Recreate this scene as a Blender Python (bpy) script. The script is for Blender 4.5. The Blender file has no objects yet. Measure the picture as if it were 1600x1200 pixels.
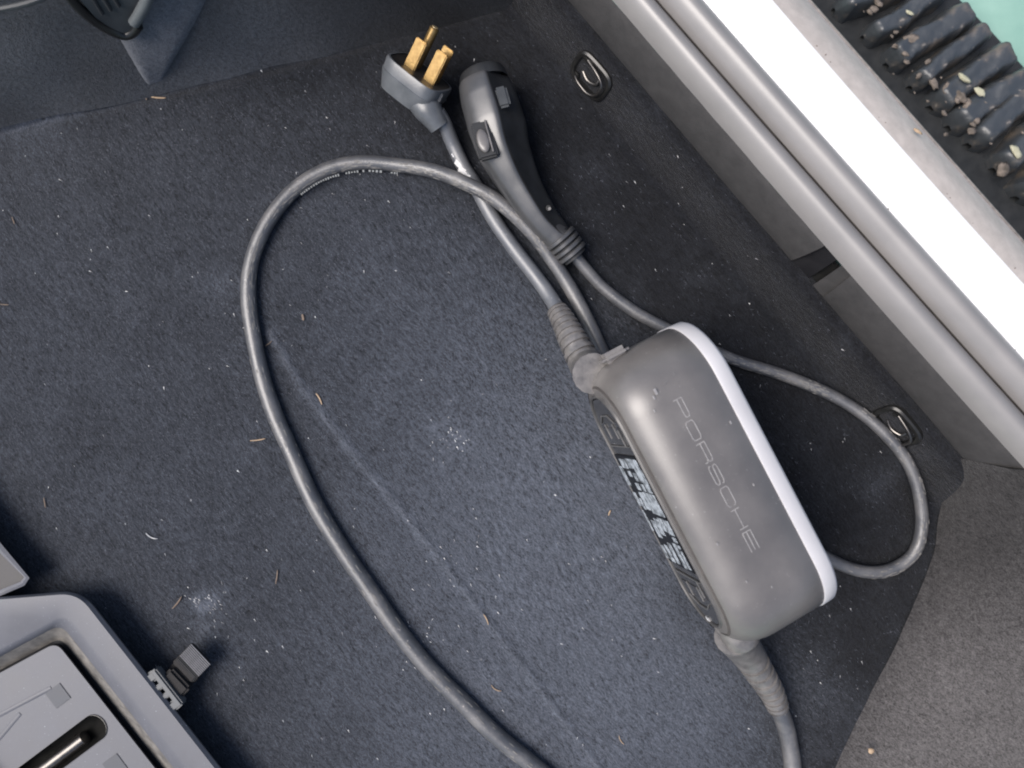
import bpy, bmesh, math, random
import numpy as np
from mathutils import Vector, Matrix, noise
random.seed(7); rng = np.random.default_rng(7)
SC = bpy.context.scene; COL = SC.collection

# ------------------------------------------------------------------ camera, sky, sun, exposure
CAM_H = 0.62; LENS = 26.0
GZ = -.17                                # level of the ground outside the sill
K = 36.0 / LENS / 1600.0
cd = bpy.data.cameras.new('camera'); cam = bpy.data.objects.new('camera', cd); COL.objects.link(cam)
cam.location = (0, 0, CAM_H); cd.lens = LENS; cd.sensor_width = 36; cd.clip_start = 0.01; cd.clip_end = 200
cd.dof.use_dof = True; cd.dof.focus_distance = 0.60; cd.dof.aperture_fstop = 5.0
SC.camera = cam

SUN_EL, SUN_AZ = 58.0, -97.0            # elevation; azimuth clockwise from +Y
w = bpy.data.worlds.new('World'); SC.world = w; w.use_nodes = True
nt = w.node_tree; bg = nt.nodes['Background']
sky = nt.nodes.new('ShaderNodeTexSky'); sky.sky_type = 'NISHITA'; sky.sun_disc = False
sky.sun_elevation = math.radians(SUN_EL); sky.sun_rotation = math.radians(SUN_AZ)
sky.air_density = 1.0; sky.dust_density = 3.0; sky.ozone_density = 1.0
nt.links.new(sky.outputs[0], bg.inputs[0]); bg.inputs[1].default_value = 0.09
sd = bpy.data.lights.new('sun', 'SUN'); sun = bpy.data.objects.new('sun', sd); COL.objects.link(sun)
sd.energy = 2.3; sd.angle = math.radians(42); sd.color = (1.0, 0.95, 0.91)
a, e = math.radians(SUN_AZ), math.radians(SUN_EL)
sdir = Vector((math.sin(a)*math.cos(e), math.cos(a)*math.cos(e), math.sin(e)))
sun.rotation_euler = sdir.to_track_quat('Z', 'Y').to_euler(); sun.location = sdir*3
SC.view_settings.view_transform = 'Standard'; SC.view_settings.look = 'None'
SC.view_settings.exposure = 0.72; SC.view_settings.gamma = 1.0
SC.cycles.filter_width = 2.0

# ------------------------------------------------------------------ helpers
def P(px, py, z=0.0):
    d = CAM_H - z
    return Vector(((px-800)*K*d, -(py-600)*K*d, z))

def ray_plane(px, py, p0, n):
    o = Vector((0, 0, CAM_H)); d = P(px, py, 0) - o
    t = (p0-o).dot(n)/d.dot(n)
    return o + d*t

def smooth(t, a, b):
    t = min(1, max(0, (t-a)/(b-a))); return t*t*(3-2*t)

def catmull(pts, sub=8):
    pts = [tuple(p) for p in pts]; out = []
    n = len(pts)
    for i in range(n-1):
        p0 = np.array(pts[max(i-1, 0)]); p1 = np.array(pts[i]); p2 = np.array(pts[i+1]); p3 = np.array(pts[min(i+2, n-1)])
        for k in range(sub):
            t = k/sub
            out.append(0.5*((2*p1)+(-p0+p2)*t+(2*p0-5*p1+4*p2-p3)*t*t+(-p0+3*p1-3*p2+p3)*t**3))
    out.append(np.array(pts[-1])); return out

def tag(o, label=None, cat=None, group=None, kind=None):
    if label: o['label'] = label
    if cat: o['category'] = cat
    if group: o['group'] = group
    if kind: o['kind'] = kind
    return o

def thing(name, loc, label, cat, group=None):
    o = bpy.data.objects.new(name, None); COL.objects.link(o); o.location = loc; o.empty_display_size = .02
    return tag(o, label, cat, group)

def wmat(o):
    m = Matrix.Translation(o.location)
    return (wmat(o.parent) @ m) if o.parent else m

def mesh(name, verts, faces, mat, parent=None, sm=True, kind=None, recalc=True, smooth_angle=40):
    """link one mesh object from world-space vertices; origin at its centre"""
    verts = [Vector(v) for v in verts]
    c = sum(verts, Vector())/len(verts)
    me = bpy.data.meshes.new(name); me.from_pydata([v-c for v in verts], [], faces)
    if recalc:
        bm = bmesh.new(); bm.from_mesh(me); bmesh.ops.recalc_face_normals(bm, faces=bm.faces); bm.to_mesh(me); bm.free()
    o = bpy.data.objects.new(name, me); COL.objects.link(o)
    if parent: o.parent = parent; o.location = c - wmat(parent).translation
    else: o.location = c
    if mat: me.materials.append(mat)
    if sm:
        me.polygons.foreach_set('use_smooth', [True]*len(me.polygons))
        if smooth_angle: me.set_sharp_from_angle(angle=math.radians(smooth_angle))
    if kind: o['kind'] = kind
    return o

class MB:
    def __init__(s): s.v = []; s.f = []
    def add(s, v, f):
        n = len(s.v); s.v += [Vector(x) for x in v]; s.f += [[i+n for i in q] for q in f]; return s
    def loft(s, rows, closed=False, cap0=False, cap1=False):
        n = len(s.v); m = len(rows[0])
        for r in rows: s.v += [Vector(x) for x in r]
        for i in range(len(rows)-1):
            for j in range(m if closed else m-1):
                k = (j+1) % m
                s.f.append([n+i*m+j, n+i*m+k, n+(i+1)*m+k, n+(i+1)*m+j])
        if cap0: s.f.append([n+j for j in range(m)][::-1])
        if cap1: s.f.append([n+(len(rows)-1)*m+j for j in range(m)])
        return s
    def tube(s, pts, rad, seg=14, caps=True, sect=None, up0=None):
        pts = [Vector(p) for p in pts]; rows = []; N = len(pts)
        up = up0 or Vector((0, 0, 1)); prev = None
        for i, p in enumerate(pts):
            t = (pts[min(i+1, N-1)]-pts[max(i-1, 0)]).normalized()
            if prev is None: side = t.cross(up).normalized()
            else: side = (prev - t*prev.dot(t)).normalized()
            prev = side; u = side.cross(t).normalized()
            r = rad(i/(N-1)) if callable(rad) else rad
            if sect: rows.append([p + side*a_ + u*b_ for a_, b_ in sect(i/(N-1))])
            else: rows.append([p + (side*math.cos(2*math.pi*k/seg)+u*math.sin(2*math.pi*k/seg))*r for k in range(seg)])
        return s.loft(rows, closed=True, cap0=caps, cap1=caps)
    def box(s, c, ax, ay, az, bev=0.15):
        """chamfered box: c centre, ax ay az half-axis vectors"""
        bm = bmesh.new(); bmesh.ops.create_cube(bm, size=2)
        L = [ax.length, ay.length, az.length]; m = min(L)
        for v in bm.verts: v.co = Vector((v.co.x*L[0], v.co.y*L[1], v.co.z*L[2]))
        if bev: bmesh.ops.bevel(bm, geom=bm.edges[:], offset=m*bev*2, segments=2, affect='EDGES')
        A, B, C_ = ax.normalized(), ay.normalized(), az.normalized()
        bm.verts.ensure_lookup_table()
        v = [c + A*q.co.x + B*q.co.y + C_*q.co.z for q in bm.verts]
        f = [[x.index for x in q.verts] for q in bm.faces]; bm.free()
        return s.add(v, f)
    def prism(s, poly, ext, bev=0):
        """poly: world points (planar loop), extruded by vector ext, optional top inset"""
        n = len(poly); poly = [Vector(p) for p in poly]; c = sum(poly, Vector())/n
        rows = [poly]
        if bev:
            rows.append([p+ext*(1-bev) for p in poly]); rows.append([c+(p-c)*(1-bev*.35)+ext for p in poly])
        else: rows.append([p+ext for p in poly])
        return s.loft(rows, closed=True, cap0=True, cap1=True)
    def obj(s, name, mat, parent=None, **k): return mesh(name, s.v, s.f, mat, parent, **k)

def rrect(hx, hz, r, n=8):
    r = max(1e-5, min(r, hx, hz)); out = []
    for cx, cz, a0 in ((hx-r, hz-r, 0), (-hx+r, hz-r, 90), (-hx+r, -hz+r, 180), (hx-r, -hz+r, 270)):
        for k in range(n+1):
            t = math.radians(a0+90*k/n); out.append((cx+r*math.cos(t), cz+r*math.sin(t)))
    return out

# ------------------------------------------------------------------ materials
def new_mat(name):
    m = bpy.data.materials.new(name); m.use_nodes = True
    n = m.node_tree.nodes; return m, n, m.node_tree.links, n['Principled BSDF']

def surf(name, c1, c2=None, rough=.5, metal=0.0, nscale=60, spec=.5, bump=0.0, bscale=900, specks=0.0,
         coat=0.0, lo=.35, hi=.7, rvar=.12, speck_scale=700, speck_col=(.6,.58,.54), stretch=None):
    m, n, l, b = new_mat(name)
    tc = n.new('ShaderNodeTexCoord'); src = tc.outputs['Object']
    if stretch:
        mp = n.new('ShaderNodeMapping'); mp.inputs['Rotation'].default_value = (0, 0, math.radians(stretch[0])); mp.inputs['Scale'].default_value = (1, stretch[1], 1)
        l.new(src, mp.inputs[0]); src = mp.outputs[0]
    nz = n.new('ShaderNodeTexNoise'); nz.inputs['Scale'].default_value = nscale; nz.inputs['Detail'].default_value = 6; nz.inputs['Roughness'].default_value = .62
    l.new(src, nz.inputs['Vector'])
    rp = n.new('ShaderNodeValToRGB'); rp.color_ramp.elements[0].position = lo; rp.color_ramp.elements[1].position = hi
    rp.color_ramp.elements[0].color = (*c1, 1); rp.color_ramp.elements[1].color = (*(c2 or c1), 1)
    l.new(nz.outputs[0], rp.inputs[0]); out = rp.outputs[0]
    if specks:
        v = n.new('ShaderNodeTexNoise'); v.inputs['Scale'].default_value = speck_scale; v.inputs['Detail'].default_value = 2
        l.new(tc.outputs['Object'], v.inputs['Vector'])
        r2 = n.new('ShaderNodeValToRGB'); r2.color_ramp.elements[0].position = .70-specks*.1; r2.color_ramp.elements[1].position = .80-specks*.1
        l.new(v.outputs[0], r2.inputs[0])
        mx = n.new('ShaderNodeMixRGB'); mx.inputs[2].default_value = (*speck_col, 1)
        l.new(r2.outputs[0], mx.inputs[0]); l.new(out, mx.inputs[1]); out = mx.outputs[0]
    l.new(out, b.inputs['Base Color'])
    mr = n.new('ShaderNodeMapRange'); mr.inputs['To Min'].default_value = max(.03, rough-rvar); mr.inputs['To Max'].default_value = min(1, rough+rvar)
    l.new(nz.outputs[0], mr.inputs[0]); l.new(mr.outputs[0], b.inputs['Roughness'])
    b.inputs['Metallic'].default_value = metal; b.inputs['Specular IOR Level'].default_value = spec
    b.inputs['Coat Weight'].default_value = coat; b.inputs['Coat Roughness'].default_value = .08
    if bump:
        bn = n.new('ShaderNodeTexNoise'); bn.inputs['Scale'].default_value = bscale; bn.inputs['Detail'].default_value = 4
        l.new(tc.outputs['Object'], bn.inputs['Vector'])
        bp = n.new('ShaderNodeBump'); bp.inputs['Strength'].default_value = bump; bp.inputs['Distance'].default_value = .0006
        l.new(bn.outputs[0], bp.inputs['Height']); l.new(bp.outputs[0], b.inputs['Normal'])
    return m

def carpet(name, clean_shaded, dusty_lit, ang=-50, use_attr=True, dust_shade=.3, stretch=.34, contrast=1.0, scale=1300):  # colour mix carries real dustiness plus painted light and shade
    m, n, l, b = new_mat(name)
    g = n.new('ShaderNodeNewGeometry'); src = g.outputs['Position']
    mp = n.new('ShaderNodeMapping'); mp.vector_type = 'POINT'
    mp.inputs['Rotation'].default_value = (0, 0, math.radians(-ang)); l.new(src, mp.inputs[0])
    m2 = n.new('ShaderNodeMapping'); m2.inputs['Scale'].default_value = (stretch, 1, 1); l.new(mp.outputs[0], m2.inputs[0])
    def nz(sc, vec, det=3, ro=.6):
        q = n.new('ShaderNodeTexNoise'); q.inputs['Scale'].default_value = sc; q.inputs['Detail'].default_value = det; q.inputs['Roughness'].default_value = ro
        l.new(vec, q.inputs['Vector']); return q.outputs[0]
    fine = nz(scale, m2.outputs[0], 3); mid = nz(330, m2.outputs[0], 3); big = nz(22, src, 5, .6)
    def math_(op, a_, b_, c_=None):
        q = n.new('ShaderNodeMath'); q.operation = op
        for i, x in enumerate((a_, b_, c_)):
            if x is None: continue
            if isinstance(x, (int, float)): q.inputs[i].default_value = x
            else: l.new(x, q.inputs[i])
        return q.outputs[0]
    if use_attr:
        at = n.new('ShaderNodeAttribute'); at.attribute_name = 'dust_shade'; d = at.outputs['Fac']
    else: d = dust_shade
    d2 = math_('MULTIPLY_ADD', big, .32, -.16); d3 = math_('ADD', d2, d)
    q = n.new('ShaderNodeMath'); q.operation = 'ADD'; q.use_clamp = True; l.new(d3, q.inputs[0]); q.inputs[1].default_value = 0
    mx = n.new('ShaderNodeMixRGB'); l.new(q.outputs[0], mx.inputs[0]); mx.inputs[1].default_value = (*clean_shaded, 1); mx.inputs[2].default_value = (*dusty_lit, 1)
    # fibre to fibre variation
    v = math_('ADD', math_('MULTIPLY', fine, 1.5), math_('MULTIPLY', mid, .9))
    v = math_('MULTIPLY_ADD', v, 1.35*contrast, 1-1.2*1.35*contrast)
    v = math_('MAXIMUM', v, .25)
    mm = n.new('ShaderNodeVectorMath'); mm.operation = 'SCALE'; l.new(mx.outputs[0], mm.inputs[0]); l.new(v, mm.inputs['Scale'])
    l.new(mm.outputs[0], b.inputs['Base Color'])
    b.inputs['Roughness'].default_value = 1; b.inputs['Specular IOR Level'].default_value = .1
    b.inputs['Sheen Weight'].default_value = .12; b.inputs['Sheen Roughness'].default_value = .6
    bp = n.new('ShaderNodeBump'); bp.inputs['Strength'].default_value = .8; bp.inputs['Distance'].default_value = .0012
    l.new(math_('ADD', fine, math_('MULTIPLY', mid, 1.2)), bp.inputs['Height']); l.new(bp.outputs[0], b.inputs['Normal'])
    return m

M = {}
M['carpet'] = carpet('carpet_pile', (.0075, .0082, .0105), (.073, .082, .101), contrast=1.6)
M['carpet_wall'] = carpet('carpet_back_wall', (.009, .010, .0125), (.098, .105, .120), contrast=1.2)
M['carpet_shaded'] = carpet('carpet_shaded_corner', (.010, .011, .0135), (.04, .043, .05), use_attr=False, dust_shade=.25)  # unused darker carpet copy, corner shade held in its colour
M['carpet_lit'] = carpet('carpet_lit_wedge', (.075, .08, .093), (.155, .164, .188), use_attr=False, dust_shade=.6)  # wedge carpet: the light on it is put into this colour
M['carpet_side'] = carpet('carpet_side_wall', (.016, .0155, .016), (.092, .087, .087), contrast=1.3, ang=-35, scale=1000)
M['fibre'] = surf('loose_fibre', (.10, .105, .125), (.16, .17, .20), rough=.9, spec=.1)
M['lint'] = surf('white_lint', (.20, .20, .21), (.75, .75, .75), lo=.4, hi=.6, rough=.9, spec=.1)
M['felt'] = surf('trim_felt', (.046, .045, .045), (.062, .060, .060), rough=.95, nscale=90, bump=.5, bscale=700, spec=.2)
M['felt_dark'] = surf('recess_felt', (.012, .012, .014), (.02, .02, .022), rough=.95, bump=.4, spec=.1)
M['seal'] = surf('satin_grey_seal', (.20, .192, .187), (.255, .242, .234), spec=1.0, rough=.42, nscale=14, bump=.05, bscale=400, rvar=.05)
M['groove'] = surf('dark_groove', (.05, .045, .042), (.09, .08, .075), rough=.8)
M['paint'] = surf('white_paint', (.84, .83, .82), (.88, .87, .86), rough=.3, nscale=12, coat=.5, rvar=.05)
M['paint_grey'] = surf('grey_sill_paint', (.46, .41, .375), (.60, .535, .49), rough=.7, spec=.2, nscale=90, specks=.3, lo=.3, hi=.75)  # outer slope: greyer, speckled version of the sill paint
M['edge'] = surf('bumper_edge', (.10, .09, .085), (.2, .18, .17), rough=.5, nscale=200)
M['shell'] = surf('box_shell_plastic', (.110, .102, .098), (.150, .139, .132), spec=1.0, rough=.38, nscale=26, bump=.10, bscale=2600, rvar=.09, specks=.05, speck_scale=420, speck_col=(.24, .23, .225))
M['shell_edge'] = surf('box_lip_plastic', (.16, .15, .15), (.24, .23, .22), rough=.3, nscale=90)
M['lip'] = surf('box_front_lip', (.07, .068, .068), (.11, .105, .10), rough=.35, nscale=90)
M['silver'] = surf('silver_band_paint', (.47, .46, .47), (.54, .53, .54), rough=.4, metal=.0, nscale=20, rvar=.04)
M['gloss'] = surf('black_gloss_panel', (.030, .030, .031), (.055, .054, .054), rough=.16, nscale=60, coat=.6, rvar=.08)
M['screen'] = surf('screen_glass', (.008, .009, .011), (.012, .013, .016), rough=.35, nscale=60, spec=.2)
M['reflection'] = surf('screen_reflection', (.14, .155, .17), (.42, .46, .50), rough=.5, spec=.2, nscale=200, lo=.42, hi=.55)  # mirrored outdoors, painted as pale blocks
M['outline'] = surf('button_outline', (.09, .09, .09), (.15, .145, .145), rough=.4)
M['logo'] = surf('embossed_logo', (.26, .25, .25), (.38, .37, .36), rough=.28, nscale=140)
M['rubber'] = surf('cable_rubber', (.070, .072, .078), (.165, .160, .157), spec=1.0, rough=.41, nscale=50, bump=.35, bscale=700, specks=.12, speck_scale=320, speck_col=(.27, .25, .235), lo=.42, hi=.78)
M['rubber_supply'] = surf('supply_cable_rubber', (.098, .104, .116), (.16, .163, .17), spec=1.0, rough=.42, nscale=60, bump=.2, bscale=700, specks=.03, speck_scale=300, speck_col=(.3, .3, .3), lo=.4, hi=.8)
M['relief'] = surf('strain_relief_rubber', (.10, .095, .092), (.20, .187, .178), spec=1.0, rough=.33, nscale=110, bump=.3, bscale=500)
M['scuff'] = surf('worn_cable_scuff', (.13, .125, .12), (.26, .25, .235), rough=.7, nscale=260)
M['plug'] = surf('plug_rubber', (.075, .082, .090), (.12, .128, .138), spec=.8, rough=.38, nscale=70, bump=.15)
M['plug_face'] = surf('plug_face', (.018, .016, .015), (.035, .03, .026), rough=.5)
M['brass'] = surf('worn_brass', (.40, .27, .11), (.24, .15, .06), rough=.38, metal=.8, nscale=220, bump=.3, bscale=900)
M['brass_tip'] = surf('bright_brass_tip', (.75, .60, .36), (.62, .44, .2), rough=.3, metal=.6, nscale=300)
M['handle'] = surf('handle_plastic', (.046, .047, .049), (.076, .075, .076), spec=1.0, rough=.36, nscale=40, bump=.08, bscale=2000, rvar=.08)
M['handle_dark'] = surf('handle_dark_plastic', (.014, .015, .016), (.026, .027, .029), rough=.5, nscale=60)
M['chrome'] = surf('dark_steel', (.10, .095, .09), (.17, .16, .15), rough=.3, metal=.9, nscale=90)
M['black'] = surf('black_plastic', (.010, .010, .010), (.018, .018, .017), rough=.3, nscale=80)
M['tray'] = surf('grey_tray_plastic', (.096, .099, .113), (.124, .128, .146), rough=.5, nscale=22, bump=.12, bscale=1500, specks=.02, speck_col=(.4, .42, .45))
M['tray_edge'] = surf('dusty_tray_slope', (.10, .095, .088), (.22, .205, .185), rough=.7, nscale=110)
M['tray_dark'] = surf('tray_groove', (.020, .021, .024), (.04, .041, .045), rough=.7)
M['pad'] = surf('tray_pad', (.075, .079, .09), (.095, .10, .112), rough=.6)
M['lid'] = surf('dark_lid_plastic', (.022, .022, .025), (.055, .054, .058), rough=.45, spec=.3, nscale=30)
M['latch'] = surf('latch_bar', (.085, .095, .10), (.12, .13, .135), rough=.5)
M['latch_dark'] = surf('latch_body', (.03, .034, .038), (.05, .055, .06), rough=.5)
M['clip'] = surf('grey_clip', (.075, .082, .089), (.10, .108, .116), rough=.45, nscale=60)
M['web'] = surf('black_webbing', (.012, .011, .011), (.022, .02, .02), rough=.8, bump=.5)
M['rib_light'] = surf('ribbed_grey_rubber', (.17, .166, .172), (.24, .235, .245), rough=.45, nscale=200)
M['needle_tan'] = surf('dry_needle', (.46, .34, .23), (.34, .24, .15), rough=.8, nscale=400)
M['needle_brown'] = surf('brown_needle', (.15, .11, .085), (.22, .17, .13), rough=.8, nscale=400)
M['chalk'] = surf('pale_paint_smear', (.55, .55, .55), (.80, .79, .78), rough=.8, nscale=500)
M['mat'] = surf('black_rubber_mat', (.010, .012, .014), (.028, .030, .032), rough=.7, nscale=70)
M['mat_rib'] = surf('muddy_rib', (.048, .054, .060), (.135, .115, .096), rough=.42, nscale=30, bump=1.0, bscale=170, lo=.50, hi=.62, specks=.16, speck_scale=120, speck_col=(.30, .27, .24), spec=.8)
M['grit'] = surf('brown_grit', (.09, .075, .06), (.26, .215, .18), rough=.85, nscale=150, bump=.6)
M['grit_pale'] = surf('pale_leaf_bit', (.36, .35, .24), (.5, .48, .36), rough=.7, nscale=150)
M['green'] = surf('mint_green_floor', (.19, .35, .29), (.31, .49, .41), rough=.35, nscale=9, specks=.15, speck_scale=60, speck_col=(.75, .82, .78), lo=.3, hi=.75)
M['label_print'] = surf('cable_print', (.16, .17, .17), (.28, .29, .29), rough=.6)

# ------------------------------------------------------------------ sill feature lines (pixel x as a function of pixel row)
LN = {'seam': (888, .850, 1.0e-5), 'tubeA': (957, .8467, 4.4e-5), 'groove': (1022, .8700, 3.0e-5), 'tubeB': (1027, .8700, 3.0e-5),
      'white0': (1098, .872, 3.6e-5), 'white1': (1207, .858, 6.0e-5), 'dark0': (1262, .878, 2.0e-5), 'dark1': (1268, .878, 2.0e-5)}
def LX(name, y, z):
    a_, b_, c_ = LN[name]; return P(a_+b_*y+c_*y*y, y, z)

# ------------------------------------------------------------------ floor carpet
NX, NY = 460, 380
xs = np.linspace(-.50, .47, NX); ys = np.linspace(-.40, .40, NY)
seam_w = [LX('seam', y, .035) for y in range(-300, 1101, 20)]
sy = np.array([p.y for p in seam_w])[::-1]; sx = np.array([p.x for p in seam_w])[::-1]
def seam_d(X, Y): return (X-np.interp(Y, sy, sx))*.76
def seg_d(X, Y, a_, b_):
    ax, ay, bx, by = a_.x, a_.y, b_.x, b_.y
    dx, dy = bx-ax, by-ay; t = np.clip(((X-ax)*dx+(Y-ay)*dy)/(dx*dx+dy*dy), 0, 1)
    return np.hypot(X-ax-t*dx, Y-ay-t*dy)
def npsmooth(t, a_, b_): t = np.clip((t-a_)/(b_-a_), 0, 1); return t*t*(3-2*t)
def vnoise(X, Y, s, seed):
    """cheap value noise"""
    r = np.random.default_rng(seed); G = r.random((256, 256))
    U = (X+5)*s; V = (Y+5)*s; i = np.floor(U).astype(int); j = np.floor(V).astype(int); fu = U-i; fv = V-j
    fu = fu*fu*(3-2*fu); fv = fv*fv*(3-2*fv)
    g = lambda p, q: G[p % 256, q % 256]
    return (g(i, j)*(1-fu)+g(i+1, j)*fu)*(1-fv)+(g(i, j+1)*(1-fu)+g(i+1, j+1)*fu)*fv
CREASE = [P(x, y) for x, y in ((425, 520), (470, 600), (560, 715), (640, 810), (760, 965), (860, 1095), (950, 1215), (1010, 1300))]
BACK = [(-300, 262), (0, 203), (240, 145), (430, 102), (560, 68), (620, 48), (900, -30)]
BACKW = [P(x, y) for x, y in BACK]
def floor_z(X, Y):
    d = seam_d(X, Y)
    z = .035*npsmooth(d, -.034, -.002)
    z = z + .0016*(vnoise(X, Y, 14, 1)-.5)+.0006*(vnoise(X, Y, 60, 2)-.5)
    c = np.minimum.reduce([seg_d(X, Y, CREASE[i], CREASE[i+1]) for i in range(len(CREASE)-1)])
    z = z + .0022*np.exp(-(c/.0030)**2)
    bd = np.minimum.reduce([seg_d(X, Y, BACKW[i], BACKW[i+1]) for i in range(len(BACKW)-1)])
    return z - .003*np.exp(-(bd/.006)**2), c, d
def blob(X, Y, px, py, r, ang=0, asp=1):
    p = P(px, py); r *= K*CAM_H; a_ = math.radians(-ang); dx, dy = X-p.x, Y-p.y
    u = dx*math.cos(a_)+dy*math.sin(a_); v = -dx*math.sin(a_)+dy*math.cos(a_)
    return np.exp(-((u/(r*asp))**2+(v/r)**2))
def dust_shade_at(X, Y, c, d):  # dust smudges plus light and shade painted into the carpet tone
    n = vnoise(X, Y, 22, 3)*.5+vnoise(X, Y, 55, 4)*.3+vnoise(X, Y, 130, 5)*.2
    D = .62+.16*(n-.5) - .26*npsmooth(-X, -.02, .24) + .40*blob(X, Y, 960, 930, 380)  # brighter centre and dimmer left: uneven light painted in
    D *= 1-.97*npsmooth(d+.04*(n-.5)+.095*npsmooth(-Y, .02, .22), -.205, -.075)                 # shade along the sill put into the carpet tone
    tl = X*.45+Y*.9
    D *= 1-.52*npsmooth(tl, -.02, .24)                                # light falloff towards the back wall, painted in
    D *= 1-.72*blob(X, Y, 720, 60, 210, 0, 1.25)  # shade around the plug, painted in
    D += .36*np.exp(-((c-.0015)/.0034)**2)*(.6+.8*vnoise(X, Y, 120, 6))
    for b_ in ((320, 942, 16, 0, 1.3, 1.1), (316, 985, 18, 0, 1, .3), (706, 684, 20, 20, 2.2, .35), (985, 850, 20, 40, 1.5, .35), (755, 1070, 18, 0, 1, .45),
               (345, 445, 30, 0, 1.5, .2), (60, 180, 26, -20, 2.6, .35), (860, 800, 80, 30, 1.6, .15), (1290, 1100, 60, 60, 1.6, .16), (1380, 760, 20, -60, 2, .12)):
        D += b_[5]*blob(X, Y, *b_[:5])*(.5+.9*vnoise(X, Y, 260, 8))
    D += .07*np.clip((vnoise(X, Y, 34, 9)-.72)*4, 0, 1)
    return np.clip(D, 0, 1.3)
X, Y = np.meshgrid(xs, ys, indexing='ij'); Z, Cc, Dd = floor_z(X, Y); DU = dust_shade_at(X, Y, Cc, Dd)
idx = np.arange(NX*NY).reshape(NX, NY)
ok = (Dd[:-1, :-1] < .012)
quads = np.stack([idx[:-1, :-1], idx[1:, :-1], idx[1:, 1:], idx[:-1, 1:]], -1)[ok]
me = bpy.data.meshes.new('floor'); me.from_pydata(np.stack([X, Y, Z], -1).reshape(-1, 3).tolist(), [], quads.tolist())
at = me.attributes.new('dust_shade', 'FLOAT', 'POINT'); at.data.foreach_set('value', DU.reshape(-1).astype(np.float32))
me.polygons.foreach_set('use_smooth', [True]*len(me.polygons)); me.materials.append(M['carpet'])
floor = bpy.data.objects.new('floor', me); COL.objects.link(floor); floor['kind'] = 'structure'

def fz(x, y):
    z, _, _ = floor_z(np.array([x]), np.array([y])); return float(z[0])

# pile fibres lying on the carpet, and white lint
def slivers(name, mat, N, lo, hi, wid, spread, zr, ang=-52, pos=None, parent=None, weight=None):
    if pos is None:
        x = rng.uniform(-.47, .46, N); y = rng.uniform(-.36, .36, N)
    else: x, y = pos
    z, c, d = floor_z(x, y); k = d < -.004
    if weight is not None: k &= rng.random(len(x)) < weight(x, y, c, d)
    x, y, z = x[k], y[k], z[k]; N = len(x)
    th = np.radians(ang)+rng.normal(0, spread, N); L = rng.uniform(lo, hi, N)/2; W = rng.uniform(wid*.6, wid*1.3, N)/2
    dx, dy = np.cos(th), np.sin(th); z0 = z+rng.uniform(.0001, .0004, N); z1 = z0+rng.uniform(0, zr, N)
    A = np.stack([x-dx*L-dy*W, y-dy*L+dx*W, z0], -1); B = np.stack([x-dx*L+dy*W, y-dy*L-dx*W, z0], -1); Cp = np.stack([x+dx*L, y+dy*L, z1], -1)
    V = np.stack([A, B, Cp], 1).reshape(-1, 3); F = np.arange(3*N).reshape(N, 3)
    m_ = bpy.data.meshes.new(name); m_.from_pydata(V.tolist(), [], F.tolist()); m_.materials.append(mat)
    o = bpy.data.objects.new(name, m_); COL.objects.link(o); o['kind'] = 'stuff'
    if parent: o.parent = parent
    return o
slivers('pile_fibre', M['fibre'], 130000, .0012, .0034, .00028, .5, .0006, parent=floor,
        weight=lambda x, y, c, d: .03+.9*np.clip(dust_shade_at(x, y, c, d), 0, 1))
N = 230
px_ = rng.uniform(-20, 1500, N); py_ = rng.uniform(40, 1220, N)
extra = [(706, 684, 22, 26), (322, 942, 20, 40), (640, 985, 40, 22), (700, 880, 60, 16), (880, 880, 60, 10), (540, 330, 90, 10), (445, 480, 50, 10), (1290, 1050, 60, 8), (360, 1010, 70, 14)]
for ex, ey, er, en in extra:
    px_ = np.append(px_, rng.normal(ex, er, en)); py_ = np.append(py_, rng.normal(ey, er*.7, en))
lint = slivers('carpet_lint', M['lint'], 0, .0010, .0032, .0007, .35, .0007, pos=((px_-800)*K*CAM_H, -(py_-600)*K*CAM_H))
tag(lint, 'tiny white lint flecks and dust grains scattered over the dark carpet', 'lint')

# ------------------------------------------------------------------ back wall with the recess
b0, b1 = BACKW[1], BACKW[4]
bdir = (b1-b0).normalized(); out_ = Vector((-bdir.y, bdir.x, 0))
wn = (Vector((0, 0, 1))*.22 - out_*1.0).normalized()                 # steep wall
base_z = -.002
def wp(px, py): return ray_plane(px, py, b0+Vector((0, 0, base_z)), wn)
def wo(x, y, o_): return ray_plane(x, y, b0+Vector((0, 0, base_z))+wn*o_, wn)
def wall_piece(bot, top, nrow=10, seed=0):
    rows = []
    for i in range(nrow+1):
        t = i/nrow; r = []
        for a_, b_ in zip(bot, top):
            p = a_.lerp(b_, t); nzv = noise.noise(p*22)*.0022
            p = p + wn*(nzv + .002*(1-min(1, t*5))**2); r.append(p)
        rows.append(r)
    return rows
def lin(a_, b_, n): return [a_.lerp(b_, i/n) for i in range(n+1)]
LB, LT = lin(wp(-320, 262), wp(226, 150), 16), lin(wp(-320, -90), wp(60, -90), 16)
RB, RT = lin(wp(226, 150), wp(560, 70), 12)[1:] + lin(wp(560, 70), wp(950, -18), 10)[1:], lin(wp(60, -90), wp(560, -90), 12)[1:] + lin(wp(560, -90), wp(950, -150), 10)[1:]
NB = len(LB)+12
wrows = wall_piece(LB+RB, LT+RT, 16)
bw = MB().loft(wrows).obj('wall_back', M['carpet_wall'], kind='structure', recalc=False)
dv = [.56-.56*smooth(p.x, -.20, -.06)+.25*(noise.noise(p*18)) for r in wrows for p in r]  # wall darkens towards the sill corner: shade painted into its tone
bw.data.attributes.new('dust_shade', 'FLOAT', 'POINT').data.foreach_set('value', dv)
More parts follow.
